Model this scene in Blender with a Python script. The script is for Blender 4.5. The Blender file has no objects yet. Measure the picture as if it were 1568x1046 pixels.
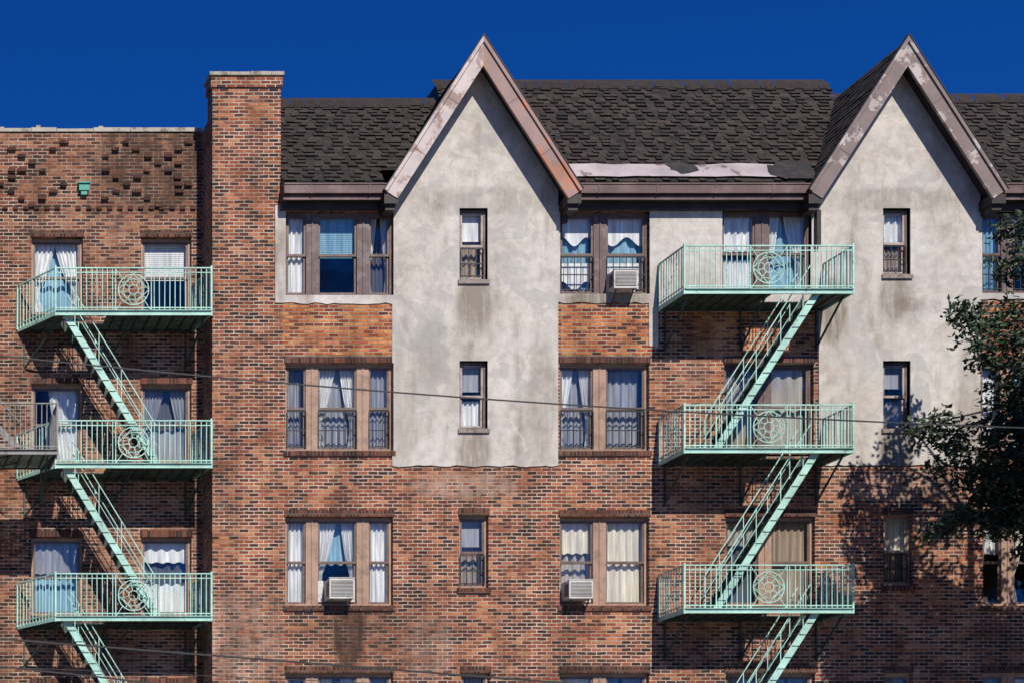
import bpy, math, random
from mathutils import Vector
random.seed(7)
R=random.random
def U(a,b): return a+(b-a)*R()
D=35.0; EYE=1.6; PX=80.0; VX=-275.0; VY=1425.0
def W(px,py,dep=0.0):
    s=(D-dep)/D
    return Vector((((px-VX)*s+VX-784)/PX, -dep, (VY-py)*s/PX+EYE))
def X(px,dep=0.0): return W(px,0,dep).x
def Z(py,dep=0.0): return W(0,py,dep).z

# ---------------- materials -----------------
def newmat(name):
    m=bpy.data.materials.new(name); m.use_nodes=True
    nt=m.node_tree; b=nt.nodes['Principled BSDF']; return m,nt,b
def N(nt,t,**k):
    n=nt.nodes.new(t)
    for a,v in k.items(): setattr(n,a,v)
    return n
def ramp(nt,fac,stops,interp='LINEAR'):
    r=N(nt,'ShaderNodeValToRGB'); r.color_ramp.interpolation=interp
    e=r.color_ramp.elements
    while len(e)<len(stops): e.new(0.5)
    for i,(p,c) in enumerate(stops):
        e[i].position=p; e[i].color=(c[0],c[1],c[2],1) if hasattr(c,'__len__') else (c,c,c,1)
    nt.links.new(fac,r.inputs[0]); return r.outputs[0]
def mix(nt,fac,a,b,mode='MIX'):
    m=N(nt,'ShaderNodeMix',data_type='RGBA',blend_type=mode)
    for idx,v in ((0,fac),(6,a),(7,b)):
        if hasattr(v,'links'): nt.links.new(v,m.inputs[idx])
        elif idx==0: m.inputs[0].default_value=v
        else: m.inputs[idx].default_value=(v[0],v[1],v[2],1)
    return m.outputs[2]
def math_(nt,op,a,b=None,clamp=False):
    m=N(nt,'ShaderNodeMath',operation=op,use_clamp=clamp)
    for i,v in enumerate((a,b)):
        if v is None: continue
        if hasattr(v,'links'): nt.links.new(v,m.inputs[i])
        else: m.inputs[i].default_value=v
    return m.outputs[0]
def noise(nt,vec,scale,detail=4,rough=0.55,dist=0.0):
    n=N(nt,'ShaderNodeTexNoise'); n.inputs['Scale'].default_value=scale
    n.inputs['Detail'].default_value=detail; n.inputs['Roughness'].default_value=rough
    n.inputs['Distortion'].default_value=dist
    nt.links.new(vec,n.inputs['Vector']); return n.outputs['Fac']
def objvec(nt,scale=None):
    t=N(nt,'ShaderNodeTexCoord').outputs['Object']
    if scale:
        m=N(nt,'ShaderNodeMapping'); m.inputs['Scale'].default_value=scale
        nt.links.new(t,m.inputs[0]); return m.outputs[0]
    return t
def bump(nt,b,h,strength=0.5,dist=0.01):
    n=N(nt,'ShaderNodeBump'); n.inputs['Strength'].default_value=strength; n.inputs['Distance'].default_value=dist
    nt.links.new(h,n.inputs['Height']); nt.links.new(n.outputs[0],b.inputs['Normal'])

def boxmask(nt,sp,x0,x1,z0,z1,gain=4.0):
    cxm=(x0+x1)/2; hw=(x1-x0)/2; czm=(z0+z1)/2; hz=(z1-z0)/2
    fx=math_(nt,'SUBTRACT',1.0,math_(nt,'ABSOLUTE',math_(nt,'DIVIDE',math_(nt,'SUBTRACT',sp.outputs[0],cxm),hw)),True)
    fz=math_(nt,'SUBTRACT',1.0,math_(nt,'ABSOLUTE',math_(nt,'DIVIDE',math_(nt,'SUBTRACT',sp.outputs[2],czm),hz)),True)
    return math_(nt,'MULTIPLY',math_(nt,'MULTIPLY',fx,fz),gain,True)
def brick_mat(name,stops,mortar,bw=0.19,rh=0.069,ms=0.0115,stains=(),dark=0.45,wash=0.45,light=()):
    m,nt,b=newmat(name)
    o=objvec(nt); sp=N(nt,'ShaderNodeSeparateXYZ'); nt.links.new(o,sp.inputs[0])
    cx=N(nt,'ShaderNodeCombineXYZ')
    nt.links.new(math_(nt,'ADD',sp.outputs[0],sp.outputs[1]),cx.inputs[0])
    nt.links.new(math_(nt,'ADD',sp.outputs[2],0.02),cx.inputs[1])
    nz=N(nt,'ShaderNodeTexNoise'); nz.inputs['Scale'].default_value=4; nt.links.new(o,nz.inputs['Vector'])
    sb=N(nt,'ShaderNodeVectorMath',operation='SUBTRACT'); nt.links.new(nz.outputs['Color'],sb.inputs[0]); sb.inputs[1].default_value=(.5,.5,.5)
    sc=N(nt,'ShaderNodeVectorMath',operation='SCALE'); nt.links.new(sb.outputs[0],sc.inputs[0]); sc.inputs['Scale'].default_value=0.024
    ad=N(nt,'ShaderNodeVectorMath',operation='ADD'); nt.links.new(cx.outputs[0],ad.inputs[0]); nt.links.new(sc.outputs[0],ad.inputs[1])
    bt=N(nt,'ShaderNodeTexBrick'); nt.links.new(ad.outputs[0],bt.inputs['Vector'])
    bt.inputs['Color1'].default_value=(0,0,0,1); bt.inputs['Color2'].default_value=(1,1,1,1); bt.inputs['Mortar'].default_value=(.5,.5,.5,1)
    bt.inputs['Scale'].default_value=1; bt.inputs['Brick Width'].default_value=bw; bt.inputs['Row Height'].default_value=rh
    bt.inputs['Mortar Size'].default_value=ms; bt.inputs['Mortar Smooth'].default_value=0.25; bt.inputs['Bias'].default_value=0
    big=noise(nt,o,0.7,6,0.65)
    f=math_(nt,'ADD',bt.outputs['Color'],math_(nt,'MULTIPLY',math_(nt,'SUBTRACT',big,0.5),1.3),True)
    col=ramp(nt,f,stops)
    fine=noise(nt,o,45,3)
    col=mix(nt,1.0,col,ramp(nt,fine,[(0.3,0.55),(0.7,1.35)]),'MULTIPLY')
    mf=noise(nt,objvec(nt,(1,1,1.5)),1.3,6,0.7)
    mcol=mix(nt,ramp(nt,mf,[(0.38,0.0),(0.62,1.0)]),mortar,[mortar[0]*.45,mortar[1]*.34,mortar[2]*.28])
    sm=noise(nt,objvec(nt,(1,1,1.6)),1.3,6,0.65,0.3)
    smf=math_(nt,'MULTIPLY',ramp(nt,sm,[(0.55,0.0),(0.72,1.0)]),wash)
    smf=math_(nt,'MULTIPLY',smf,ramp(nt,noise(nt,o,14,3),[(0.4,0.2),(0.6,1.0)]))
    for (x0,x1,z0,z1,amt) in light:
        lm=math_(nt,'MULTIPLY',boxmask(nt,sp,x0,x1,z0,z1),ramp(nt,noise(nt,o,5,5,0.7),[(0.4,0.0),(0.55,amt)]))
        smf=math_(nt,'MAXIMUM',smf,lm)
    col=mix(nt,smf,col,(0.42,0.27,0.20))
    col=mix(nt,bt.outputs['Fac'],col,mcol)
    wz=noise(nt,objvec(nt,(1.6,1.6,0.28)),0.9,6,0.7)
    col=mix(nt,1.0,col,ramp(nt,wz,[(0.3,dark),(0.55,1.0),(0.8,1.12)]),'MULTIPLY')
    for (x0,x1,z0,z1,amt) in stains:
        ff=boxmask(nt,sp,x0,x1,z0,z1)
        nn=ramp(nt,noise(nt,objvec(nt,(3,1,0.6)),2.0,5,0.7),[(0.3,0.25),(0.6,1.0)])
        col=mix(nt,math_(nt,'MULTIPLY',math_(nt,'MULTIPLY',ff,nn),amt),col,(0.045,0.022,0.012))
    nt.links.new(col,b.inputs['Base Color']); b.inputs['Roughness'].default_value=0.9
    h=math_(nt,'ADD',math_(nt,'SUBTRACT',1.0,bt.outputs['Fac']),math_(nt,'MULTIPLY',math_(nt,'ADD',fine,bt.outputs['Color']),0.4))
    bump(nt,b,h,1.0,0.014)
    return m
red=[(0.0,(0.026,0.012,0.010)),(0.22,(0.085,0.025,0.014)),(0.5,(0.20,0.050,0.020)),(0.78,(0.34,0.088,0.030)),(1.0,(0.50,0.19,0.075))]
red2=[(0.0,(0.028,0.013,0.010)),(0.3,(0.11,0.032,0.017)),(0.6,(0.23,0.064,0.028)),(1.0,(0.42,0.17,0.08))]
orange=[(0.0,(0.06,0.018,0.010)),(0.22,(0.26,0.05,0.016)),(0.55,(0.50,0.125,0.028)),(1.0,(0.66,0.28,0.085))]
mort=(0.60,0.47,0.36)
M_brick=brick_mat('brick_main',red,mort,stains=[(X(505),X(562),Z(1040),Z(890),0.95),(X(420),X(700),Z(1010),Z(915),0.35)],light=[(X(620),X(800),Z(765),Z(720),0.75),(X(1260),X(1520),Z(770),Z(720),0.6),(X(300),X(440),Z(1060),Z(900),0.5),(X(610),X(700),Z(1046),Z(940),0.4)])
M_brickL=brick_mat('brick_left',red2,(0.52,0.41,0.31),stains=[(X(120,-.9),X(350,-.9),Z(340,-.9),Z(150,-.9),0.8)],dark=0.45)
M_orange=brick_mat('brick_spandrel',orange,(0.56,0.42,0.30),wash=0.15)
M_sold=brick_mat('brick_soldier',[(0,(0.03,0.012,0.01)),(0.5,(0.09,0.025,0.015)),(1,(0.2,0.06,0.03))],(0.2,0.14,0.10),bw=0.07,rh=0.3,ms=0.009)
M_roughb=brick_mat('brick_projecting',[(0,(0.03,0.014,0.012)),(1,(0.15,0.05,0.03))],(0.12,0.07,0.05))

def stucco_mat():
    m,nt,b=newmat('stucco'); o=objvec(nt)
    n1=noise(nt,o,0.7,6,0.6,0.5); n2=noise(nt,objvec(nt,(2,2,0.5)),1.2,6,0.65,0.3); n3=noise(nt,o,6,5,0.6); n4=noise(nt,o,60,3)
    col=ramp(nt,n1,[(0.3,(0.43,0.38,0.325)),(0.5,(0.55,0.50,0.44)),(0.7,(0.62,0.575,0.515))])
    col=mix(nt,1,col,ramp(nt,n2,[(0.28,(0.62,0.59,0.54)),(0.45,(0.96,0.96,0.96)),(0.7,(1.05,1.05,1.05))]),'MULTIPLY')
    col=mix(nt,1,col,ramp(nt,n3,[(0.3,0.82),(0.6,1.05)]),'MULTIPLY')
    col=mix(nt,1,col,ramp(nt,n4,[(0.3,0.9),(0.7,1.07)]),'MULTIPLY')
    pt=ramp(nt,noise(nt,o,0.9,3,0.5,1.2),[(0.555,0.0),(0.575,1.0)])
    col=mix(nt,math_(nt,'MULTIPLY',pt,0.5),col,(0.38,0.36,0.335))
    pt2=ramp(nt,noise(nt,objvec(nt,(1.2,1,.8)),1.4,2,0.5,0.8),[(0.62,0.0),(0.635,1.0)])
    col=mix(nt,math_(nt,'MULTIPLY',pt2,0.35),col,(0.66,0.61,0.54))
    sp=N(nt,'ShaderNodeSeparateXYZ'); nt.links.new(o,sp.inputs[0])
    streak=ramp(nt,noise(nt,objvec(nt,(4,1,0.5)),1.5,6,0.75),[(0.3,0.2),(0.55,1.0)])
    for (x0,x1,y0,y1,a) in ((695,755,735,645,.75),(695,755,520,415,.75),(1340,1400,500,412,.7),(1340,1402,740,645,.95),(1250,1300,540,420,.9),(418,442,480,320,.4),(850,1000,480,440,.9),(600,860,335,285,.35),(600,640,720,450,.35),(1253,1500,330,285,.4),(1460,1505,720,540,.45),(800,860,720,500,.4),(1360,1420,480,455,.5),(630,690,600,480,.35)):
        f=math_(nt,'MULTIPLY',math_(nt,'MULTIPLY',boxmask(nt,sp,X(x0),X(x1),Z(y0),Z(y1),3.5),streak),a)
        col=mix(nt,f,col,(0.18,0.145,0.105))
    v=N(nt,'ShaderNodeTexVoronoi',feature='DISTANCE_TO_EDGE'); v.inputs['Scale'].default_value=0.8
    wob=N(nt,'ShaderNodeTexNoise'); wob.inputs['Scale'].default_value=3; wob.inputs['Detail'].default_value=5; nt.links.new(o,wob.inputs['Vector'])
    sc=N(nt,'ShaderNodeVectorMath',operation='MULTIPLY_ADD'); nt.links.new(wob.outputs['Color'],sc.inputs[0]); sc.inputs[1].default_value=(.5,.5,.5); nt.links.new(o,sc.inputs[2])
    nt.links.new(sc.outputs[0],v.inputs['Vector'])
    cr=ramp(nt,v.outputs['Distance'],[(0.0,1.0),(0.006,0.0)])
    cr=math_(nt,'MULTIPLY',cr,ramp(nt,noise(nt,o,0.8,2),[(0.5,0.0),(0.6,0.35)]))
    col=mix(nt,cr,col,(0.2,0.17,0.14))
    nt.links.new(col,b.inputs['Base Color']); b.inputs['Roughness'].default_value=0.92
    h=math_(nt,'ADD',math_(nt,'MULTIPLY',n3,0.8),math_(nt,'ADD',math_(nt,'MULTIPLY',n4,0.2),math_(nt,'MULTIPLY',pt,0.08)))
    bump(nt,b,h,0.5,0.03)
    return m
M_stucco=stucco_mat()
def paint(name,c,c2=None,sc=8,lo=0.5,hi=0.62,rough=0.6,met=0.0,bs=0.2,scale=None,grime=0.75):
    m,nt,b=newmat(name); o=objvec(nt,scale)
    col=mix(nt,ramp(nt,noise(nt,o,sc,6,0.65),[(lo,0.0),(hi,1.0)]),c,c2 or [x*0.75 for x in c])
    col=mix(nt,1,col,ramp(nt,noise(nt,o,2.2,5),[(0.3,grime),(0.65,1.08)]),'MULTIPLY')
    nt.links.new(col,b.inputs['Base Color']); b.inputs['Roughness'].default_value=rough; b.inputs['Metallic'].default_value=met
    bump(nt,b,noise(nt,o,sc*4,4),bs,0.01); return m
M_mint=paint('mint_paint',(0.40,0.66,0.55),(0.17,0.22,0.17),9,0.57,0.68,0.55,grime=0.7)
M_mintd=paint('mint_floor_shaded_worn',(0.045,0.085,0.067),(0.035,0.026,0.02),9,0.45,0.62,0.7,grime=0.7)  # mint darkened so the underside shade sits in the colour, plus rusty patches
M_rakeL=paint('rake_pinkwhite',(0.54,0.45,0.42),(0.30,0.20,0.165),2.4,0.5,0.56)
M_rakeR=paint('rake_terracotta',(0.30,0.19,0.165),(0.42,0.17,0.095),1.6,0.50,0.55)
M_rakeG=paint('rake_greypink',(0.20,0.145,0.13),(0.44,0.38,0.35),2.6,0.54,0.58)
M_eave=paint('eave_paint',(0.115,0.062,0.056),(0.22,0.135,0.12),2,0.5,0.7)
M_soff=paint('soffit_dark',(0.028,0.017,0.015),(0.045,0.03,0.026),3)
M_flash=paint('flashing',(0.42,0.365,0.36),(0.2,0.14,0.14),2.5,0.55,0.62,0.5)
M_tar=paint('tar',(0.022,0.018,0.017),(0.038,0.031,0.029),5,rough=0.6)
M_shing=paint('shingle_a',(0.037,0.0265,0.022),(0.021,0.015,0.013),14,0.4,0.6,0.95,bs=0.6)
M_shing2=paint('shingle_b',(0.053,0.038,0.031),(0.031,0.0225,0.019),14,0.4,0.6,0.95,bs=0.6)
M_shing3=paint('shingle_c',(0.021,0.015,0.013),(0.012,0.009,0.008),14,0.4,0.6,0.95,bs=0.6)
M_cop=paint('coping_stone',(0.38,0.34,0.27),(0.14,0.11,0.08),6)
M_tan=paint('frame_tan',(0.38,0.235,0.16),(0.28,0.17,0.12),6,0.5,0.6,bs=0.05,grime=0.8)
M_brown=paint('frame_brown',(0.12,0.075,0.068),(0.19,0.14,0.125),6)
M_sash=paint('sash_brown',(0.16,0.10,0.076),(0.09,0.058,0.045),8,rough=0.45)
M_sashw=paint('sash_pale',(0.42,0.34,0.29),(0.26,0.19,0.155),8,rough=0.45)
M_sill=paint('sill_stone',(0.26,0.21,0.17),(0.13,0.10,0.075),7)
M_white=paint('ac_white',(0.6,0.58,0.53),(0.42,0.39,0.34),6,0.55,0.7)
M_acg=paint('ac_grille',(0.09,0.085,0.08),None,10)
M_black=paint('black_iron',(0.02,0.02,0.022),None,8,rough=0.5)
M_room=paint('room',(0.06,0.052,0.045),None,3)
M_cable=paint('cable',(0.02,0.02,0.02),None,3)
M_asph=paint('asphalt',(0.05,0.05,0.052),(0.035,0.035,0.036),3)
M_conc=paint('concrete',(0.20,0.19,0.18),(0.15,0.14,0.13),2)
M_line=paint('road_paint',(0.7,0.68,0.6),None,5)
M_soil=paint('soil',(0.07,0.065,0.05),None,1)
M_bark=paint('bark',(0.04,0.03,0.024),(0.02,0.016,0.013),10,scale=(1,1,.3),bs=0.8)
M_grayiron=paint('grey_iron',(0.25,0.25,0.23),(0.18,0.11,0.08),7,0.5,0.65)
M_copper=paint('green_box',(0.06,0.36,0.27),None,6)
def cloth(name,c):
    m,nt,b=newmat(name); o=objvec(nt,(14,14,1))
    col=mix(nt,1,c,ramp(nt,noise(nt,o,1.3,3),[(0.3,0.62),(0.7,1.1)]),'MULTIPLY')
    nt.links.new(col,b.inputs['Base Color']); b.inputs['Roughness'].default_value=0.95; return m
C={'w':cloth('curtain_white',(0.86,0.86,0.84)),'b':cloth('curtain_blue_and_reflection',(0.27,0.48,0.60)),'c':cloth('curtain_cream',(0.82,0.75,0.58)),  # blue cloth; its back panels stand in for sky reflected in the panes
   'g':cloth('curtain_grey_and_reflection',(0.36,0.37,0.40)),'l':cloth('curtain_lace',(0.48,0.44,0.38)),'d':cloth('curtain_dark_and_reflection',(0.11,0.115,0.14)),'t':cloth('curtain_beige',(0.42,0.33,0.24))}  # grey and dark cloth toned bluish, painting in pale glass reflections
def glass(name,refl,tint):
    m=bpy.data.materials.new(name); m.use_nodes=True; nt=m.node_tree; nt.nodes.clear()
    out=N(nt,'ShaderNodeOutputMaterial'); t=N(nt,'ShaderNodeBsdfTransparent'); t.inputs[0].default_value=(*tint,1)
    g=N(nt,'ShaderNodeBsdfGlossy'); g.inputs['Roughness'].default_value=0.03; g.inputs['Color'].default_value=(1.0,0.95,0.9,1)
    o=objvec(nt); bp=N(nt,'ShaderNodeBump'); bp.inputs['Strength'].default_value=0.3; bp.inputs['Distance'].default_value=0.02
    nt.links.new(noise(nt,o,2.5,2),bp.inputs['Height']); nt.links.new(bp.outputs[0],g.inputs['Normal'])
    mx=N(nt,'ShaderNodeMixShader'); 
    f=math_(nt,'MULTIPLY',ramp(nt,noise(nt,o,1.3,3),[(0.35,0.3),(0.65,1.0)]),refl)
    nt.links.new(f,mx.inputs[0]); nt.links.new(t.outputs[0],mx.inputs[1]); nt.links.new(g.outputs[0],mx.inputs[2]); nt.links.new(mx.outputs[0],out.inputs[0])
    return m
M_glass=glass('window_glass',0.15,(0.95,0.96,0.96))
def leafmat(name,c):
    m,nt,b=newmat(name); o=objvec(nt)
    col=mix(nt,ramp(nt,noise(nt,o,3,3),[(0.35,0.0),(0.65,1.0)]),c,[c[0]*0.5,c[1]*0.55,c[2]*0.6])
    nt.links.new(col,b.inputs['Base Color']); b.inputs['Roughness'].default_value=0.6
    return m
M_leaf=leafmat('leaf',(0.038,0.07,0.02)); M_leaf2=leafmat('leaf_dark',(0.015,0.03,0.010))

# ---------------- builder ----------------
def empty(name):
    e=bpy.data.objects.new(name,None); bpy.context.scene.collection.objects.link(e); return e
class B:
    def __init__(s,name,mats,parent=None):
        s.name=name; s.mats=mats if isinstance(mats,list) else [mats]; s.v=[]; s.f=[]; s.m=[]; s.parent=parent
    def poly(s,pts,mi=0):
        n=len(s.v); s.v+= [tuple(p) for p in pts]; s.f.append(tuple(range(n,n+len(pts)))); s.m.append(mi)
    def box(s,x0,x1,y0,y1,z0,z1,mi=0):
        n=len(s.v)
        s.v+=[(x0,y0,z0),(x1,y0,z0),(x1,y1,z0),(x0,y1,z0),(x0,y0,z1),(x1,y0,z1),(x1,y1,z1),(x0,y1,z1)]
        for f in ((0,3,2,1),(4,5,6,7),(0,1,5,4),(1,2,6,5),(2,3,7,6),(3,0,4,7)):
            s.f.append(tuple(n+i for i in f)); s.m.append(mi)
    def bar(s,a,b,w,h=None,mi=0,up=Vector((0,0,1))):
        a=Vector(a); b=Vector(b); h=h or w; d=(b-a).normalized()
        if abs(d.dot(up))>0.99: up=Vector((0,1,0))
        r=d.cross(up).normalized()*w/2; u=r.cross(d).normalized()*h/2
        n=len(s.v)
        for p in (a,b):
            for q in (-r-u,r-u,r+u,-r+u): s.v.append(tuple(p+q))
        for f in ((0,3,2,1),(4,5,6,7),(0,1,5,4),(1,2,6,5),(2,3,7,6),(3,0,4,7)):
            s.f.append(tuple(n+i for i in f)); s.m.append(mi)
    def prism(s,pts,y0,y1,mi=0):
        a=[(p[0],y0,p[1]) for p in pts]; b=[(p[0],y1,p[1]) for p in pts]
        s.poly(a,mi); s.poly(b[::-1],mi); k=len(pts)
        for i in range(k): s.poly([a[i],b[i],b[(i+1)%k],a[(i+1)%k]],mi)
    def done(s,smooth=False):
        if not s.v: return None
        me=bpy.data.meshes.new(s.name); me.from_pydata(s.v,[],s.f)
        for m in s.mats: me.materials.append(m)
        me.polygons.foreach_set('material_index',s.m)
        if smooth: me.polygons.foreach_set('use_smooth',[True]*len(s.f))
        me.update(); o=bpy.data.objects.new(s.name,me); bpy.context.scene.collection.objects.link(o)
        if s.parent: o.parent=s.parent
        return o
def wall(b,x0,x1,z0,z1,y,holes,rev=0.13,mi=0):
    hs=[h for h in holes if h[0]<x1 and h[1]>x0 and h[2]<z1 and h[3]>z0]
    xs=sorted({x0,x1,*[max(x0,h[0]) for h in hs],*[min(x1,h[1]) for h in hs]})
    zs=sorted({z0,z1,*[max(z0,h[2]) for h in hs],*[min(z1,h[3]) for h in hs]})
    for i in range(len(xs)-1):
        for j in range(len(zs)-1):
            cx=(xs[i]+xs[i+1])/2; cz=(zs[j]+zs[j+1])/2
            if any(h[0]<cx<h[1] and h[2]<cz<h[3] for h in hs): continue
            b.poly([(xs[i],y,zs[j]),(xs[i+1],y,zs[j]),(xs[i+1],y,zs[j+1]),(xs[i],y,zs[j+1])],mi)
    for h in hs:
        a,c,d,e=h
        if a<x0-1e-6 or c>x1+1e-6 or d<z0-1e-6 or e>z1+1e-6: continue
        y2=y+rev
        b.poly([(a,y,d),(a,y2,d),(c,y2,d),(c,y,d)][::-1],mi); b.poly([(a,y,e),(a,y2,e),(c,y2,e),(c,y,e)],mi)
        b.poly([(a,y,d),(a,y,e),(a,y2,e),(a,y2,d)],mi); b.poly([(c,y,d),(c,y,e),(c,y2,e),(c,y2,d)][::-1],mi)

BLD=empty('apartment_building')
frames=B('window_frames',[M_tan,M_brown,M_sash,M_sashw],BLD); panes=B('window_panes',M_glass,BLD)
cur={k:B('curtains_'+k,m,BLD) for k,m in C.items()}
rooms=B('room_interiors',M_room,BLD); guards=B('window_guards',M_black,BLD); sills=B('sills',[M_sill,M_sold],BLD)

def panel(b,fl,fr,z0,z1,y,n=22,rows=8,amp=0.024):
    g=[]; ph=U(0,6); fq=U(3.5,7)
    for j in range(rows+1):
        t=j/rows; z=z0+(z1-z0)*t; a=fl(t); c=fr(t); g.append([])
        for i in range(n+1):
            u=i/n; g[-1].append((a+(c-a)*u, y+amp*math.sin(u*fq*6.28+ph+0.6*math.sin(3*t)), z+ (0.02*math.sin(u*fq*6.28+ph) if j==0 else 0)))
    for j in range(rows):
        for i in range(n): b.poly([g[j][i],g[j][i+1],g[j+1][i+1],g[j+1][i]])
def curtain(kind,x0,x1,z0,z1,y):
    w=x1-x0; zm=(z0+z1)/2; h=z1-z0
    for k in kind.split('+'):
        c=k[0]; t=k[1:]
        b=cur[c]
        if t=='full': panel(b,lambda t:x0,lambda t:x1,z0,z1,y)
        elif t=='back': panel(b,lambda t:x0,lambda t:x1,z0,z1,y+.09)
        elif t=='backtop': panel(b,lambda t:x0,lambda t:x1,zm,z1,y+.09)
        elif t=='top': panel(b,lambda t:x0,lambda t:x1,zm+U(-.1,.15)*h,z1,y)
        elif t=='shade': zs=zm+U(.0,.2)*h; b.box(x0,x1,y,y+.004,zs,z1); b.box(x0,x1,y-.006,y+.012,zs-.02,zs)
        elif t=='val': panel(b,lambda t:x0,lambda t:x1,z1-.28*h,z1,y)
        elif t=='low': panel(b,lambda t:x0,lambda t:x1,z0,zm-0.05*h,y)
        elif t=='tie':
            k1=U(.28,.4); k2=U(.25,.42)
            f=lambda t:0.12+k1*max(0,(t-0.35)/0.65)**0.6+0.14*max(0,(0.35-t)/0.35)
            f2=lambda t:0.12+k2*max(0,(t-0.35)/0.65)**0.6+0.1*max(0,(0.35-t)/0.35)
            panel(b,lambda t:x0,lambda t:x0+w*f(t),z0,z1,y); panel(b,lambda t:x1-w*f2(t),lambda t:x1,z0,z1,y)
        elif t=='two':
            panel(b,lambda t:x0,lambda t:x0+w*(0.33+0.05*t),z0,z1,y); panel(b,lambda t:x1-w*(0.3+0.06*t),lambda t:x1,z0,z1,y)
        elif t=='left': panel(b,lambda t:x0,lambda t:x0+w*(0.45+0.2*t),z0,z1,y)
        elif t=='right': panel(b,lambda t:x1-w*(0.45+0.2*t),lambda t:x1,z0,z1,y)
        elif t=='swag':
            ph=U(0,3)
            for zz0,zz1 in ((zm+0.2*h,z1),(z0+0.12*h,zm-0.08*h)):
                n=18
                for i in range(n): 
                    u0=i/n;u1=(i+1)/n; s0=0.12*h*math.sin(u0*9+ph);s1=0.12*h*math.sin(u1*9+ph)
                    b.poly([(x0+w*u0,y,zz0+s0*.5),(x0+w*u1,y,zz0+s1*.5),(x0+w*u1,y,zz1),(x0+w*u0,y,zz1)])
        elif t=='blind' or t=='blindtop':
            zz=z1; zb=zm+0.02 if t=='blindtop' else z0
            while zz>zb: b.box(x0,x1,y,y+0.012,zz-0.036,zz-0.004); zz-=0.04
def window(px0,py0,px1,py1,sashes,dep=0.0,fr=0,sash=2,yout=None,curt=None,guard=False,sill=True,mid=0.5):
    x0=X(px0,dep);x1=X(px1,dep);z0=Z(py1,dep);z1=Z(py0,dep); yw=-dep if yout is None else yout
    y=yw+0.10; F=frames
    F.box(x0,x0+.05,y,y+.08,z0,z1,fr); F.box(x1-.05,x1,y,y+.08,z0,z1,fr)
    F.box(x0+.05,x1-.05,y,y+.08,z1-.06,z1,fr); F.box(x0+.05,x1-.05,y-.02,y+.08,z0,z0+.05,fr)
    zi0=z0+.05; zi1=z1-.06
    xs=[(X(a,dep),X(b,dep)) for a,b in sashes]
    xs[0]=(x0+.05,xs[0][1]); xs[-1]=(xs[-1][0],x1-.05)
    for i in range(len(xs)-1): 
        F.box(xs[i][1],xs[i+1][0],y-.012,y+.08,zi0,zi1,fr)
        mx=(xs[i][1]+xs[i+1][0])/2; F.box(mx-.012,mx+.012,y-.028,y-.0121,zi0,zi1,fr)
    zm=zi0+(zi1-zi0)*mid
    for i,(a,b) in enumerate(xs):
        for (u,v,yy) in ((zm-.02,zi1,y+.012),(zi0,zm+.02,y+.045)):
            t=.038
            F.box(a,a+t,yy,yy+.03,u,v,sash);F.box(b-t,b,yy,yy+.03,u,v,sash)
            F.box(a+t,b-t,yy,yy+.03,u,u+t+.008,sash);F.box(a+t,b-t,yy,yy+.03,v-t,v,sash)
            panes.poly([(a+t,yy+.015,u+t),(b-t,yy+.015,u+t),(b-t,yy+.015,v-t),(a+t,yy+.015,v-t)])
        if curt and curt[i%len(curt)]: curtain(curt[i%len(curt)],a-.02,b+.02,zi0,zi1,y+.125)
        if guard:
            n=max(3,int((b-a)/.11)); zt=zm-.06
            for k in range(n+1): guards.bar((a+(b-a)*k/n,y-.03,zi0+.02),(a+(b-a)*k/n,y-.03,zt),.013)
            for zz in (zi0+.05,(zi0+zt)/2,zt): guards.bar((a,y-.03,zz),(b,y-.03,zz),.018)
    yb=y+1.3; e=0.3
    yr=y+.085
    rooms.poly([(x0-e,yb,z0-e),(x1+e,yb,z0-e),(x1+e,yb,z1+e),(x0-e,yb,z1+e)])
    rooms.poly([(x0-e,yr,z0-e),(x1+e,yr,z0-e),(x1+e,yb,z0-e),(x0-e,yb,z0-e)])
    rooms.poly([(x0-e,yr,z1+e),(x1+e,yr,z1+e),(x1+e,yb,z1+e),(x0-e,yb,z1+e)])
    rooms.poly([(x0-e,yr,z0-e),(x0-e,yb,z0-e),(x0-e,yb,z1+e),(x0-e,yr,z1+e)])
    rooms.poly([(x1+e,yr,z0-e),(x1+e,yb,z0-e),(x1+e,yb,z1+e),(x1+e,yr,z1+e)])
    if sill==True:
        sills.box(x0-.04,x1+.04,yw-.035,yw+.12,z0-.10,z0-.003,1)
        sills.box(x0-.02,x1+.02,yw-.02,yw+.12,z1+.003,z1+.13,1)
    elif sill=='s': sills.box(x0-.03,x1+.03,yw-.04,yw+.12,z0-.08,z0-.003,0)
    return (x0,x1,z0,z1)

H=[]; HL=[]
def A(y0,y1,c,off=0,**k):
    H.append(window(437+off,y0,602+off,y1,[(443+off,470+off),(489+off,548+off),(567+off,597+off)],curt=c,**k))
def Bw(y0,y1,c,off=0,**k):
    H.append(window(857+off,y0,994+off,y1,[(861+off,911+off),(931+off,989+off)],curt=c,**k))
ys=-.025
A(325,453,['wfull','bblindtop','wtie+dback'],fr=1,yout=ys,sill=False)
Bw(325,451,['wswag+bback','wswag+bback'],fr=1,yout=ys,sill=False,guard=True)
Bw(322,452,['wtop+wlow','wtie+bback'],off=248,fr=1,yout=ys,sill=False)
H.append(window(703,320,746,430,[(706,742)],curt=['wshade+tback'],fr=1,sash=3,yout=ys,sill='s',guard=True))
H.append(window(1351,320,1393,422,[(1354,1390)],curt=['wtop+tlow'],fr=1,sash=3,yout=ys,sill='s',guard=True))
A(325,450,['bfull',None,'wfull'],off=1066,fr=1,yout=ys,sill=False,guard=True)
A(556,690,['gback','wtie+gback','gfull'],guard=True); Bw(556,690,['wtie+gback','gback'],guard=True)
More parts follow.
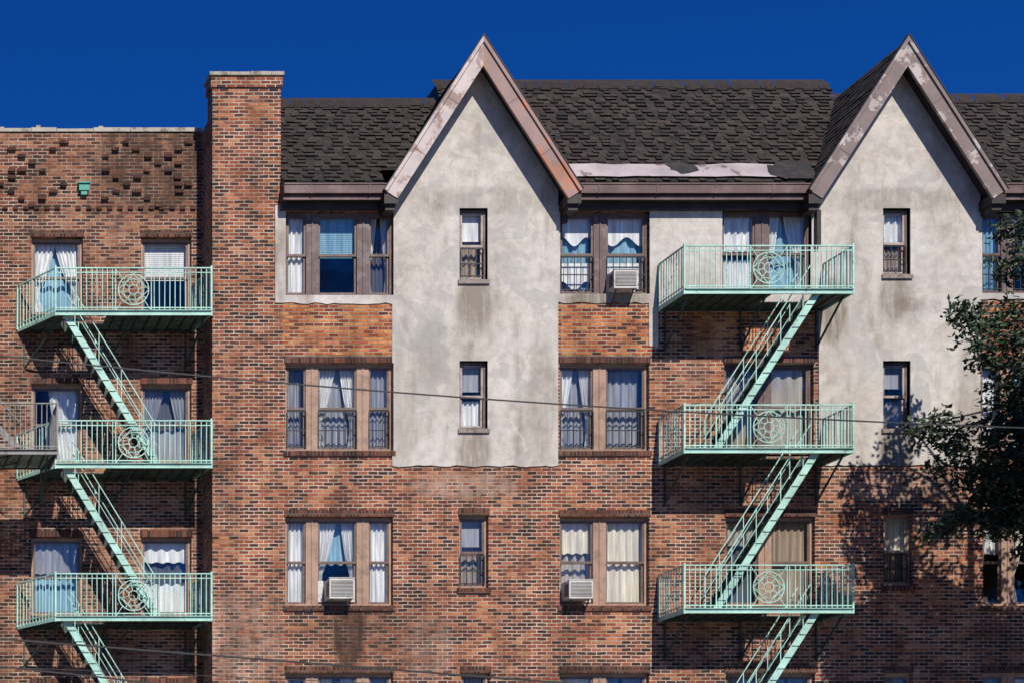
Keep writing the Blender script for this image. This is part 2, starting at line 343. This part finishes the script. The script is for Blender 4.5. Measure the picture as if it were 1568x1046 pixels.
H.append(window(703,553,746,657,[(706,742)],curt=['gshade+wlow'],fr=1,sash=3,yout=ys,sill='s'))
H.append(window(1351,553,1393,657,[(1354,1390)],curt=['gshade+glow'],fr=1,sash=3,yout=ys,sill='s'))
Bw(556,688,['gtie+tback','lfull'],off=252,fr=1)
A(556,690,['wfull','bfull','dfull'],off=1066)
A(791,927,['wfull','wtie+bbacktop','wfull']); Bw(791,927,['ctop+lback','cfull'])
H.append(window(703,788,748,900,[(706,744)],curt=['gshade+tback'],fr=0,guard=True))
H.append(window(1353,788,1397,896,[(1356,1393)],curt=['ctop+tback'],fr=0,sash=3,guard=True))
Bw(791,927,['lval+dback','tfull'],off=254,fr=0)
A(791,927,['wtop','ctie','wfull'],off=1068)
for r,y0 in enumerate((1030,1268)):
    A(y0,y0+136,['gfull','wtie','gfull']); Bw(y0,y0+136,['cfull','gtie']); Bw(y0,y0+136,['gfull','gtie'],off=254)
    H.append(window(706,y0,750,y0+110,[(709,747)],curt=['gfull'])); H.append(window(1353,y0,1397,y0+110,[(1356,1393)],curt=['gfull']))
    A(y0,y0+136,['gfull','wtie','gfull'],off=1068)
for i,(y0,y1,cl,cr) in enumerate(((364,482,'wtie+bback','wblindtop'),(588,708,'wright','gtie+glow+dback'),(822,942,'gtop+bback','wval+wlow+dback'),(1048,1168,'gfull','wfull'),(1285,1400,'gfull','wfull'))):
    for (a,b,c) in ((48,127,cl),(216,293,cr)):
        HL.append(window(a,y0,b,y1,[(a+4,b-4)],dep=-.9,fr=0,sash=2,curt=[c]))
for o in (frames,panes,rooms,guards,sills,*cur.values()): o.done()

# ---- brick walls
bw=B('brick_walls',[M_brick,M_orange,M_brickL],BLD)
xL=X(325); xR=X(2000); zt=Z(318)
wall(bw,xL,xR,0,zt,0,H)
xpr=X(430,0); zp=Z(203,-.9); CD=.42
bw.box(xL,xpr,0.0,1.3,zt,zp)
bw.box(xL,xpr,0.0,CD,zp,Z(135))
bw.poly([(xL,0,0),(xL,1.3,0),(xL,1.3,zt),(xL,0,zt)])
bw.box(xL-.03,xpr+.03,-.03,CD+.03,Z(135),Z(120))
bw.box(xL-.0,xpr+.0,0.0,CD,Z(120),Z(117))
bw.poly([(xR,0,0),(xR,14,0),(xR,14,zt),(xR,0,zt)]); bw.poly([(X(-500),14,0),(xR,14,0),(xR,14,zt),(X(-500),14,zt)])
for a,b in ((432,601),(858,1000),(1060,1252),(1503,1670)):
    wall(bw,X(a),X(b),Z(543),Z(462),-.006,[],mi=1)
xl0=X(-60,-.9); xl1=xL
wall(bw,xl0,xl1,0,zp,0.9,HL,mi=2)
bw.box(xl0,xl1,1.25,1.28,zp-1,zp,2)
bx1=X(-12); bw.box(X(-500),bx1,0,13,0,Z(203),2)
bw.done()
cop=B('parapet_coping',[M_cop,M_sold],BLD)
x=xl0
while x<xl1:
    w=U(.5,.9); w=min(w,xl1-x); h=U(.04,.09)
    cop.box(x,x+w-.008,.87,1.30,zp,zp+h)
    if R()<.3: cop.box(x+.1,x+.1+U(.05,.12),.9,1.1,zp+h,zp+h+U(.03,.07))
    x+=w
x=xL-.06
while x<xpr+.04:
    w=min(U(.3,.5),xpr+.06-x); cop.box(x,x+w-.006,-.05,CD+.05,Z(117)+.0,Z(117)+U(.05,.07)); x+=w
cop.box(X(360),X(366),.2,.26,Z(114),Z(105))
cop.done()
pr=B('projecting_bricks',M_roughb,BLD)
za=Z(315,-.9); zb_=Z(212,-.9); row=int(za/.069)
k=0
while row*.069<zb_:
    z=row*.069-.02; x=xl0+.1
    while x<xl1-.14:
        u=(x-xl0)/.205
        on=(abs(((u+k*1.0)%6)-0)<.5) or (abs(((u-k*1.0)%6)-0)<.5)
        reg = x<X(95,-.9) or x>X(150,-.9)
        if on and reg and R()<.92 or R()<.01:
            d=U(.04,.07); pr.box(x+U(-.02,.02),x+U(.12,.17),.9-d,.9,z+.004,z+.066)
        x+=.205
    row+=2; k+=1
x=xl0
while x<xl1-.1:
    if R()<.85: pr.box(x,x+.1,.86,.9,Z(322,-.9),Z(322,-.9)+.06)
    x+=.205
pr.done()
mp=B('flat_roof',M_tar,BLD)
mp.poly([(xl0,1.28,zp-.6),(xL,1.28,zp-.6),(xL,13.9,zp-.6),(xl0,13.9,zp-.6)])
mp.done()

# ---- stucco
st=B('stucco_walls',M_stucco,BLD)
def strip_bottom(x0,x1,z,amp=0.05):
    n=max(2,int((x1-x0)/.12))
    zz=[z+U(-amp,0) for _ in range(n+1)]
    for i in range(n):
        a=x0+(x1-x0)*i/n; b=x0+(x1-x0)*(i+1)/n
        st.poly([(a,ys,zz[i]),(b,ys,zz[i+1]),(b,ys,z),(a,ys,z)])
        st.poly([(a,ys,zz[i]),(b,ys,zz[i+1]),(b,0,zz[i+1]),(a,0,zz[i])])
def stc(a,b,y0,y1,amp=.04):
    wall(st,X(a),X(b),Z(y1),Z(y0),ys,H); strip_bottom(X(a),X(b),Z(y1),amp)
    for p in (a,b): st.poly([(X(p),ys,Z(y1)),(X(p),ys,Z(y0)),(X(p),0,Z(y0)),(X(p),0,Z(y1))])
stc(600,854,292,712); stc(1253,1500,292,711)
stc(421,600,316,464); stc(854,993,316,463); stc(993,1007,316,530); stc(1007,1253,316,470); stc(1500,1690,316,458); 
GA=[(727,(M_rakeL,M_rakeR)),(1369,(M_rakeG,M_rakeG))]
for cx,_ in GA:
    st.poly([(X(cx-127),ys,Z(292)),(X(cx+127),ys,Z(292)),(X(cx),ys,Z(95))])
st.done()

# ---- gables roofs
def shc(): return random.choice((0,0,0,1,1,2))
roof=B('shingle_roof',[M_shing,M_shing2,M_shing3,M_tar],BLD)
APZ=Z(77.6); HWm=147/PX; HH=228/PX; L=math.hypot(HWm,HH); dz=HH/L; dxn=HWm/L
for gi,(cx,mats) in enumerate(GA):
    x0=X(cx)
    for sgn in (-1,1):
        d=Vector((sgn*dxn,0,-dz)); n_in=Vector((-sgn*dz,0,-dxn))
        ap=Vector((x0,0,APZ)); e=ap+d*(L)
        t=.10; vin=t/dxn
        p=[ap,e,e+n_in*t,ap-Vector((0,0,vin))]
        roof.prism([(q.x,q.z) for q in p],-.39,3.4,3)
        k=0.0
        while k<L-.02:
            y=-.41
            while y<2.2:
                w=U(.15,.33); a=ap+d*k; b=ap+d*min(L+.03,k+.17); th=U(.012,.03); o1=-n_in*.004; o2=-n_in*th
                aa=a+o1; bb=b+o2
                roof.poly([(aa.x,y,aa.z),(bb.x,y,bb.z),(bb.x,y+w-.01,bb.z),(aa.x,y+w-.01,aa.z)],shc())
                roof.poly([(bb.x,y,bb.z),(b.x,y,b.z),(b.x,y+w-.01,b.z),(bb.x,y+w-.01,bb.z)],2)
                y+=w
            k+=.14
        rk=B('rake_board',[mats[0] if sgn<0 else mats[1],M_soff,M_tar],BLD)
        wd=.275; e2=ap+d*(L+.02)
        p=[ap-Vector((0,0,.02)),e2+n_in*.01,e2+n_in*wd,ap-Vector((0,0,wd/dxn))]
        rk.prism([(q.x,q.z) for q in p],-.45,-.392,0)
        p=[ap+Vector((0,0,.06)),e2-n_in*.03,e2+n_in*.035,ap-Vector((0,0,.06))]
        rk.prism([(q.x,q.z) for q in p],-.485,-.4505,0)
        p=[ap+Vector((0,0,.085)),e2-n_in*.045,e2-n_in*.031,ap+Vector((0,0,.061))]
        rk.prism([(q.x,q.z) for q in p],-.50,-.38,2)
        for q_ in (.38,.72):
            a_=ap+d*(L*q_)+n_in*.04; b_=ap+d*(L*q_)+n_in*(wd-.005)
            rk.bar((a_.x,-.4515,a_.z),(b_.x,-.4515,b_.z),.008,.003,2)
        o1=n_in*(t+.004); o2=n_in*(t+.03)
        p=[ap+Vector((0,0,-(t+.004)/dxn)),e+o1,e+o2,ap+Vector((0,0,-(t+.03)/dxn))]
        rk.prism([(q.x,q.z) for q in p],-.391,-.03,1)
        f=e2+n_in*(wd*0.5)
        rk.box(f.x-.13,f.x+.13,-.43,-.03,f.z-.16,f.z+.02,1)
        rk.box(f.x-.09,f.x+.09,-.36,-.03,f.z-.26,f.z-.1605,1)
        rk.done()
# main roof
h0=Z(283,.25); SL=math.tan(math.radians(50)); cs=math.cos(math.radians(50)); sn=math.sin(math.radians(50))
secs=[(430,727,2.03),(727,1369,2.54),(1369,2000,2.15)]
def rp(x,t,o=0): 
    return (x,-.25+t-sn*o,h0+SL*t+cs*o)
def tmin(x):
    best=0.0
    for cx,_ in GA:
        dx=abs(x-X(cx))
        if dx<HWm-.02:
            zg=APZ-dx*HH/HWm
            best=max(best,(zg-h0)/SL-.12, .35)
    return best
for a,b,T in secs:
    xa=X(a);xb=X(b)
    n=int((xb-xa)/.1); 
    for i in range(n):
        p=xa+(xb-xa)*i/n; q=xa+(xb-xa)*(i+1)/n; tm=tmin((p+q)/2)
        if tm<T: roof.poly([rp(p,tm),rp(q,tm),rp(q,T),rp(p,T)],2)
    roof.poly([rp(xa,T),rp(xb,T),(xb,13.9,h0+SL*T),(xa,13.9,h0+SL*T)],3)
    for xx in (xa,xb):
        if tmin(xx)<T: roof.poly([rp(xx,tmin(xx)),rp(xx,T),(xx,13.9,h0+SL*T),(xx,13.9,h0)],3)
    step=.135*cs; k=0; t=-.02
    while t<T:
        x=xa+ U(0,.2)-.2
        thick=False
        while x<xb:
            w=U(.10,.22); x_=max(x,xa); w2=min(x+w,xb)-x_
            thick=not thick if R()<.8 else thick
            th=U(.034,.048) if thick else U(.008,.014)
            t0=t-(.010 if thick else 0); t1=min(t+step*1.12,T)
            if w2<=.01 or t<tmin(x+w/2): x+=w; continue
            c=shc(); g=.004
            roof.poly([rp(x_,t0,th),rp(x_+w2-g,t0,th),rp(x_+w2-g,t1,.008),rp(x_,t1,.008)],c)
            roof.poly([rp(x_,t0,0),rp(x_+w2-g,t0,0),rp(x_+w2-g,t0,th),rp(x_,t0,th)],2)
            roof.poly([rp(x_,t0,0),rp(x_,t0,th),rp(x_,t1,.008),rp(x_,t1,0)],2)
            x+=w
        t+=step; k+=1
    x=xa
    while x<xb:
        w=.3; w2=min(w,xb-x); z=U(.0,.02)+0.035*math.sin(x*1.3)
        if tmin(x+.15)<T-.05:
            roof.poly([rp(x,T-.09,.03),rp(x+w2-.01,T-.09,.03),rp(x+w2-.01,T,.05+z),rp(x,T,.05+z)],0)
            roof.poly([rp(x,T,.05+z),rp(x+w2-.01,T,.05+z),rp(x+w2-.01,T+.2,.0),rp(x,T+.2,.0)],0)
        x+=w
roof.done()
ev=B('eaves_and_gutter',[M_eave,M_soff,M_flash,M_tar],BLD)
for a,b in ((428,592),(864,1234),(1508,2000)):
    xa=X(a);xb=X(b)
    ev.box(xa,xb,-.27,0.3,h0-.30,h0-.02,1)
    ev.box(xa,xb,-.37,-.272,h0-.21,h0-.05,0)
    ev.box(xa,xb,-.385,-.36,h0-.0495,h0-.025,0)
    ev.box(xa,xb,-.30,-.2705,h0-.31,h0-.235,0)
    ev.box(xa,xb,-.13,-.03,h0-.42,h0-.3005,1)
    x=xa+.5
    while x<xb: ev.box(x,x+.03,-.378,-.3705,h0-.22,h0-.05,0); x+=1.1
def flash(a,b,t0,t1,mi,o=.055):
    xa=X(a);xb=X(b); n=max(2,int((xb-xa)/.3)); e=[(t0+U(-.012,.012),t1+U(-.03,.03)) for _ in range(n+1)]
    for i in range(n):
        p=xa+(xb-xa)*i/n; q=xa+(xb-xa)*(i+1)/n
        ev.poly([rp(p,e[i][0],o),rp(q,e[i+1][0],o),rp(q,e[i+1][1],o),rp(p,e[i][1],o)],mi)
flash(868,1190,.13,.43,2)
def blob(cx,t,rx,rt,o):
    pts=[]; n=14
    for i in range(n):
        a=6.283*i/n; k=U(.7,1.15); pts.append(rp(X(cx)+rx*k*math.cos(a),t+rt*k*math.sin(a),o))
    ev.poly(pts,3)
blob(1045,.34,.30,.15,.062); blob(1190,.25,.22,.2,.062)
flash(1194,1245,.08,.47,3,.058)
ev.box(X(1249)-.04,X(1249)+.04,-.12,-.03,Z(380),h0-.43,1)
ev.box(X(862)-.04,X(862)+.04,-.12,-.03,Z(345),h0-.43,1)
ev.done()
# ---- air conditioners
def ac(px0,py0,px1,py1,n=''):
    b=B('window_air_conditioner',[M_white,M_acg]); x0,x1,z0,z1=X(px0),X(px1),Z(py1),Z(py0); y0=-.30;y1=.16
    b.box(x0,x1,y0,y1,z0,z1,0)
    b.box(x0+.03,x1-.03,y0-.006,y0-.001,z0+.04,z1-.04,1)
    k=z0+.05
    while k<z1-.05: b.box(x0+.025,x1-.025,y0-.016,y0-.0065,k,k+.01,0); k+=.026
    b.box(x0-.005,x0-.001,y0+.05,y0+.22,z0+.06,z1-.06,1); b.box(x1+.001,x1+.005,y0+.05,y0+.22,z0+.06,z1-.06,1)
    b.box(x0-.012,x1+.012,y0-.012,y0+.02,z1+.001,z1+.012,0)
    b.bar((x0+.06,y0+.05,z0-.01),(x0+.06,-.0,z0-.25),.02,mi=1); b.bar((x1-.06,y0+.05,z0-.01),(x1-.06,-.0,z0-.25),.02,mi=1)
    b.box(x0-.12,x0-.013,.09,.13,z0,z1+.02,0); b.box(x1+.013,x1+.12,.09,.13,z0,z1+.02,0)
    b.done()
ac(930,422,966,450); ac(498,889,536,920); ac(862,892,898,920)
ab=B('wall_vent_hood',M_copper); x=X(128,-.9); z=Z(290,-.9)
ab.box(x-.10,x+.10,.80,.9,z-.06,z+.07); ab.box(x-.12,x+.12,.77,.9,z+.071,z+.095); ab.box(x-.06,x+.06,.82,.9,z-.14,z-.061)
ab.done()

# ---------------- fire escapes ----------------
def ring(b,c,r,w,n=20):
    for i in range(n):
        a0=6.2832*i/n;a1=6.2832*(i+1)/n
        b.bar((c[0]+r*math.cos(a0),c[1],c[2]+r*math.sin(a0)),(c[0]+r*math.cos(a1),c[1],c[2]+r*math.sin(a1)),w)
def fire_escape(yw,yf,xlb,xlf,xrb,xrf,floors,railh,stair,name='fire_escape',mat=M_mint,orn=True,extra=None):
    P=empty(name); fb=B('platforms',[mat,M_mintd],P); rb=B('railings',mat,P); sb=B('stairs',[mat,M_mintd],P); kb=B('brackets',M_mintd,P)
    for zi,z in enumerate(floors):
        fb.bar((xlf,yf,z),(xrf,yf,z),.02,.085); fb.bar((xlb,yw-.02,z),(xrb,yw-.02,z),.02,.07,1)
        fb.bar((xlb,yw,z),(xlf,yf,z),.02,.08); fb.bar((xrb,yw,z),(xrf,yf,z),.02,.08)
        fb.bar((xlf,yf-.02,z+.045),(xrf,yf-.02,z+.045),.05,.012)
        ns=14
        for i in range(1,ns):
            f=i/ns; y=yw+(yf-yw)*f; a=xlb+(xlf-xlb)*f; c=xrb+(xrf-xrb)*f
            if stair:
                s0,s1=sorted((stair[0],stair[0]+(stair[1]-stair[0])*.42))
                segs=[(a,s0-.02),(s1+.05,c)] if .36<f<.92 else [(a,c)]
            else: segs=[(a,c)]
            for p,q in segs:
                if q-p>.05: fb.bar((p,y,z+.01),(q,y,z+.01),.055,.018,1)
        nb=max(3,int((xrf-xlf)/.22))
        for i in range(1,nb):
            x=xlf+(xrf-xlf)*i/nb
            if stair and s0-.02<x<s1+.05: continue
            fb.bar((x,yw,z-.012),(x,yf,z-.012),.035,.03,1)
        def rail(p,q,orn_):
            p=Vector(p);q=Vector(q); Ln=(q-p).length; n=max(2,round(Ln/.098))
            up=Vector((0,0,railh))
            rb.bar(p+up,q+up,.030,.022)
            if orn_: rb.bar(p+up*.9,q+up*.9,.012,.016)
            rb.bar(p+up*.12,q+up*.12,.014,.020)
            for i in range(n+1):
                u=i/n; b0=p+(q-p)*u
                if orn_ and abs(u-.5)*Ln<.33: continue
                jit=Vector((U(-.006,.006),0,0))
                rb.bar(b0,b0+up+jit,.0145 if i not in (0,n) else .03)
            if orn_:
                c=(p+q)/2+up*.52; r=railh*.34
                for sx in (-.34,.34): rb.bar(p+(q-p)*.5+Vector((sx,0,0)),p+(q-p)*.5+Vector((sx,0,railh)),.018)
                ring(rb,c,r,.017); ring(rb,c,r*.32,.015,10); ring(rb,c,r*.68,.012,16)
                for k in range(8):
                    a=k*math.pi/4+.2; rb.bar(c+Vector((math.cos(a),0,math.sin(a)))*r*.32,c+Vector((math.cos(a),0,math.sin(a)))*r,.012)
                for k in range(4):
                    a=k*math.pi/2; a2=a+math.pi/2
                    rb.bar(c+Vector((math.cos(a),0,math.sin(a)))*r,c+Vector((math.cos(a2),0,math.sin(a2)))*r,.012)
                for (s1_,s2_) in ((1,1),(1,-1),(-1,1),(-1,-1)):
                    rb.bar(c+Vector((s1_*r*.7,0,s2_*r*.7)),c+Vector((s1_*.33,0,s2_*railh*.45)),.012)
        rail((xlf,yf,z),(xrf,yf,z),orn); rail((xlb,yw-.03,z),(xlf,yf,z),False); rail((xrb,yw-.03,z),(xrf,yf,z),False)
        for x in (xlf,xrf): rb.bar((x,yf,z-.05),(x,yf,z+railh+.04),.034)
        for f in (.04,.5,.96):
            x=xlb+(xrb-xlb)*f; xf=xlf+(xrf-xlf)*f
            kb.bar((x,yw-.01,z-.75),(xf,yf+.1,z-.05),.03,.03); kb.bar((x,yw-.02,z-.8),(x,yw-.02,z),.03,.025)
        if stair:
            xt,xb_=stair; zb=(floors[zi+1] if zi+1<len(floors) else z-2.95); ya=yw+(yf-yw)*.90; yb=yw+(yf-yw)*.42
            for y in (ya,yb):
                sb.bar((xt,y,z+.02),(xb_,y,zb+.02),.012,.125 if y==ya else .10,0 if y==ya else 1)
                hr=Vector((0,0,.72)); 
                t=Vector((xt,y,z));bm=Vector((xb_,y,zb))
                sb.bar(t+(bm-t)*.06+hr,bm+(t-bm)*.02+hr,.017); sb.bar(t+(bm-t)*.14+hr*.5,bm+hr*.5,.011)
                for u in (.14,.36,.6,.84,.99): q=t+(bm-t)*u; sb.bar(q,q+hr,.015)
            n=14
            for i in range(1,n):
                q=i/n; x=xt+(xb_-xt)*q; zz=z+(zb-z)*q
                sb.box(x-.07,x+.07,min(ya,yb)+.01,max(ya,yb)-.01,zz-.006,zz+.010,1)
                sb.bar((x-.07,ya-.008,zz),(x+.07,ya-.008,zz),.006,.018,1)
    if extra: extra(sb)
    for o in (fb,rb,sb,kb): o.done()
    return P
zf=[Z(447,1),Z(690,1),Z(935,1),Z(1180,1),]
fire_escape(-.02,-1.0,X(1007),X(1010),X(1258),X(1261),zf,.85,(X(1212),X(1060)))
zl=[Z(480,.1),Z(713,.1),Z(947,.1),Z(1183,.1)]
fire_escape(.9,-.1,X(34),X(84),X(309),X(322),zl,.86,(X(100),X(243)))
def ex(sb):
    for dp in (1.1,.6):
        p=W(-150,505,dp); q=W(34,692,dp); sb.bar(p,q,.014,.11,0); sb.bar(p+Vector((0,0,.7)),q+Vector((0,0,.5)),.018)
fire_escape(-.0,-1.14,X(-260),X(-260),X(76)-.0,X(76),[Z(692,1.14)],.9,None,mat=M_grayiron,orn=False,extra=ex)
# ---------------- cables ----------------
def cable(pts,dep,w=.022):
    b=B('utility_cable',M_cable); n=40
    P=[W(p[0],p[1],dep) for p in pts]
    def lag(u): return P[0]*((u-.5)*(u-1)/.5)+P[1]*(u*(u-1)/(-.25))+P[2]*(u*(u-.5)/.5)
    prev=lag(0)
    for i in range(1,n+1):
        q=lag(i/n); b.bar(prev,q,w); prev=q
    b.done()
cable([(-150,528),(760,612),(1720,660)],8,.018)
cable([(-150,966),(400,1009),(950,1052)],8,.025)
cable([(-150,1008),(150,1036),(450,1075)],8,.022)
cable([(-150,1016),(200,1029),(700,1052)],8.5,.010)

# ---------------- tree ----------------
T=empty('street_tree'); tb=B('trunk_and_limbs',M_bark,T)
def tube(p,q,r0,r1,n=8):
    p=Vector(p);q=Vector(q);d=(q-p).normalized(); a=d.orthogonal().normalized(); c=d.cross(a); k=len(tb.v)
    for (o,r) in ((p,r0),(q,r1)):
        for i in range(n): an=6.2832*i/n; tb.v.append(tuple(o+a*r*math.cos(an)+c*r*math.sin(an)))
    for i in range(n): tb.f.append((k+i,k+(i+1)%n,k+n+(i+1)%n,k+n+i)); tb.m.append(0)
base=W(1790,1500,3.8); base.z=0.0; top=W(1760,900,3.8)
m1=base.lerp(top,.5)+Vector((.12,0.05,0)); tube(base,m1,.26,.2); tube(m1,top,.2,.16)
blobs=[(1472,482,20,2.6,1.0),(1505,510,28,3,1.2),(1538,540,38,3.2,1.5),(1562,492,32,3,1.4),(1418,650,18,2.8,.9),(1450,663,26,3,1.1),(1498,690,40,3.2,1.3),(1550,660,48,3.1,1.8),(1560,735,56,3.2,2.0),(1512,745,42,3,1.7),(1474,798,26,2.8,1.2),(1518,795,34,3,1.7),(1558,600,42,3,1.6),(1558,350,20,2.8,1.2),(1558,400,26,3,1.3),(1440,812,14,2.8,.9),(1445,712,14,2.9,.7),(1562,790,40,3.2,2.0),
 (1600,590,55,3.3,1),(1620,470,60,3.2,.8),(1640,660,80,3.3,1.2),(1630,770,70,3.4,1.3),(1720,560,90,3.4,.5),(1720,700,95,3.2,1),(1740,840,80,3.3,.6),(1840,760,100,3.3,.5),(1760,420,80,3.3,.4),(1590,830,30,3.0,1),(1690,800,70,2.7,1.2),(1600,720,60,2.6,1.3),(1650,720,70,3.0,1.2)]
lb=B('foliage',[M_leaf,M_leaf2],T)
def leaf(c,s):
    d=Vector((U(-1,1),U(-1,1),U(-1,.6))).normalized()
    n2=Vector((U(-.6,.6),U(-1,-.0),U(0,1))).normalized(); a=d.cross(n2)
    if a.length<.05: return
    a.normalize(); f=d.cross(a)*0.08*s
    lb.poly([c-d*s*.5,c+a*s*.25+f,c+d*s*.5,c-a*s*.25+f],0 if R()<.55 else 1)
hubs=[W(1700,760,3.2),W(1690,600,3.2),W(1700,480,3.2),W(1800,620,3.3),W(1800,520,5.3),W(1950,540,5.3)]
for h in hubs: 
    mid=top.lerp(h,.5)+Vector((U(-.1,.1),U(-.1,.1),.05)); tube(top,mid,.12,.09); tube(mid,h,.09,.06)
def crown(c,rr,den,ls=(.09,.15)):
    h=min(hubs,key=lambda q:(q-c).length); m=h.lerp(c,.55)+Vector((0,U(-.1,.1),U(.05,.2)))
    tube(h,m,.04,.025,6); tube(m,c,.025,.010,6)
    ncl=int(den*(14+rr*rr*75))
    for i in range(ncl):
        v=Vector((U(-1,1),U(-1,1),U(-1,1)))
        while v.length>1: v=Vector((U(-1,1),U(-1,1),U(-1,1)))
        q=c+Vector((v.x*rr*1.2,v.y*max(rr,.5),v.z*rr*.85)); 
        if R()<.4: tube(c.lerp(q,.1),q,.006,.003,4)
        for k in range(random.randint(9,17)):
            leaf(q+Vector((U(-1,1),U(-1,1),U(-1,1)))*.15,U(*ls))
for (px,py,r,dp,den) in blobs: crown(W(px,py,dp),r/PX*.95,den)
# unseen crown mass added to throw shade on the lower right wall
for sx in range(1305,1900,58):
    for sy in (985,1045,1110,1175):
        dp=U(5.2,5.9); x_=sx+U(-10,10); y_=sy+U(-10,10)
        crown(Vector(((x_-784)/PX+.13*dp,-dp,(VY-y_)/PX+EYE+.9*dp)),.5,1.5,(.17,.26))
tb.done(True); lb.done()

# ---------------- ground -----------------
g=B('ground',M_soil); g.poly([(-400,-400,-.2),(400,-400,-.2),(400,400,-.2),(-400,400,-.2)]); g.done()
g=B('sidewalk',M_conc); g.box(-60,60,-5.0,0.95,-.19,-.004)
g.done()
g=B('road',M_asph); g.poly([(-100,-19,-.15),(100,-19,-.15),(100,-5.002,-.15),(-100,-5.002,-.15)]); g.done()
g=B('road_marking',M_line)
for i in range(-15,15): g.poly([(i*6,-12.08,-.146),(i*6+3,-12.08,-.146),(i*6+3,-11.95,-.146),(i*6,-11.95,-.146)])
g.done()
g=B('far_sidewalk',M_conc); g.box(-60,60,-60,-19.002,-.19,-.02); g.done()

# ---------------- light ----------------
sv=Vector((.13,-1,.90)).normalized()
sun=bpy.data.lights.new('sun','SUN'); sun.energy=5.0; sun.angle=math.radians(.5); sun.color=(1,.95,.87)
so=bpy.data.objects.new('sun',sun); so.rotation_euler=sv.to_track_quat('Z','Y').to_euler(); bpy.context.scene.collection.objects.link(so)
w=bpy.data.worlds.new('World'); bpy.context.scene.world=w; w.use_nodes=True; nt=w.node_tree; bg=nt.nodes['Background']
sky=N(nt,'ShaderNodeTexSky',sky_type='NISHITA'); sky.sun_disc=False; sky.sun_elevation=math.asin(sv.z); sky.sun_rotation=math.atan2(sv.x,sv.y)
sky.air_density=1.0; sky.dust_density=0.0; sky.ozone_density=4.0; sky.altitude=800
tint=mix(nt,1.0,sky.outputs[0],(0.05,0.46,1.22),'MULTIPLY')
nt.links.new(tint,bg.inputs[0]); bg.inputs[1].default_value=0.066
# ---------------- camera ----------------
cam=bpy.data.cameras.new('camera'); co=bpy.data.objects.new('camera',cam); bpy.context.scene.collection.objects.link(co)
WW=1568/PX
co.location=((VX-784)/PX,-D,EYE); co.rotation_euler=(math.pi/2,0,0)
cam.sensor_width=36; cam.lens=36*D/WW; cam.shift_x=(784-VX)/1568; cam.shift_y=(VY-523)/1568; cam.clip_end=2000
sc=bpy.context.scene; sc.camera=co
sc.view_settings.view_transform='Standard'; sc.view_settings.look='None'; sc.view_settings.exposure=0
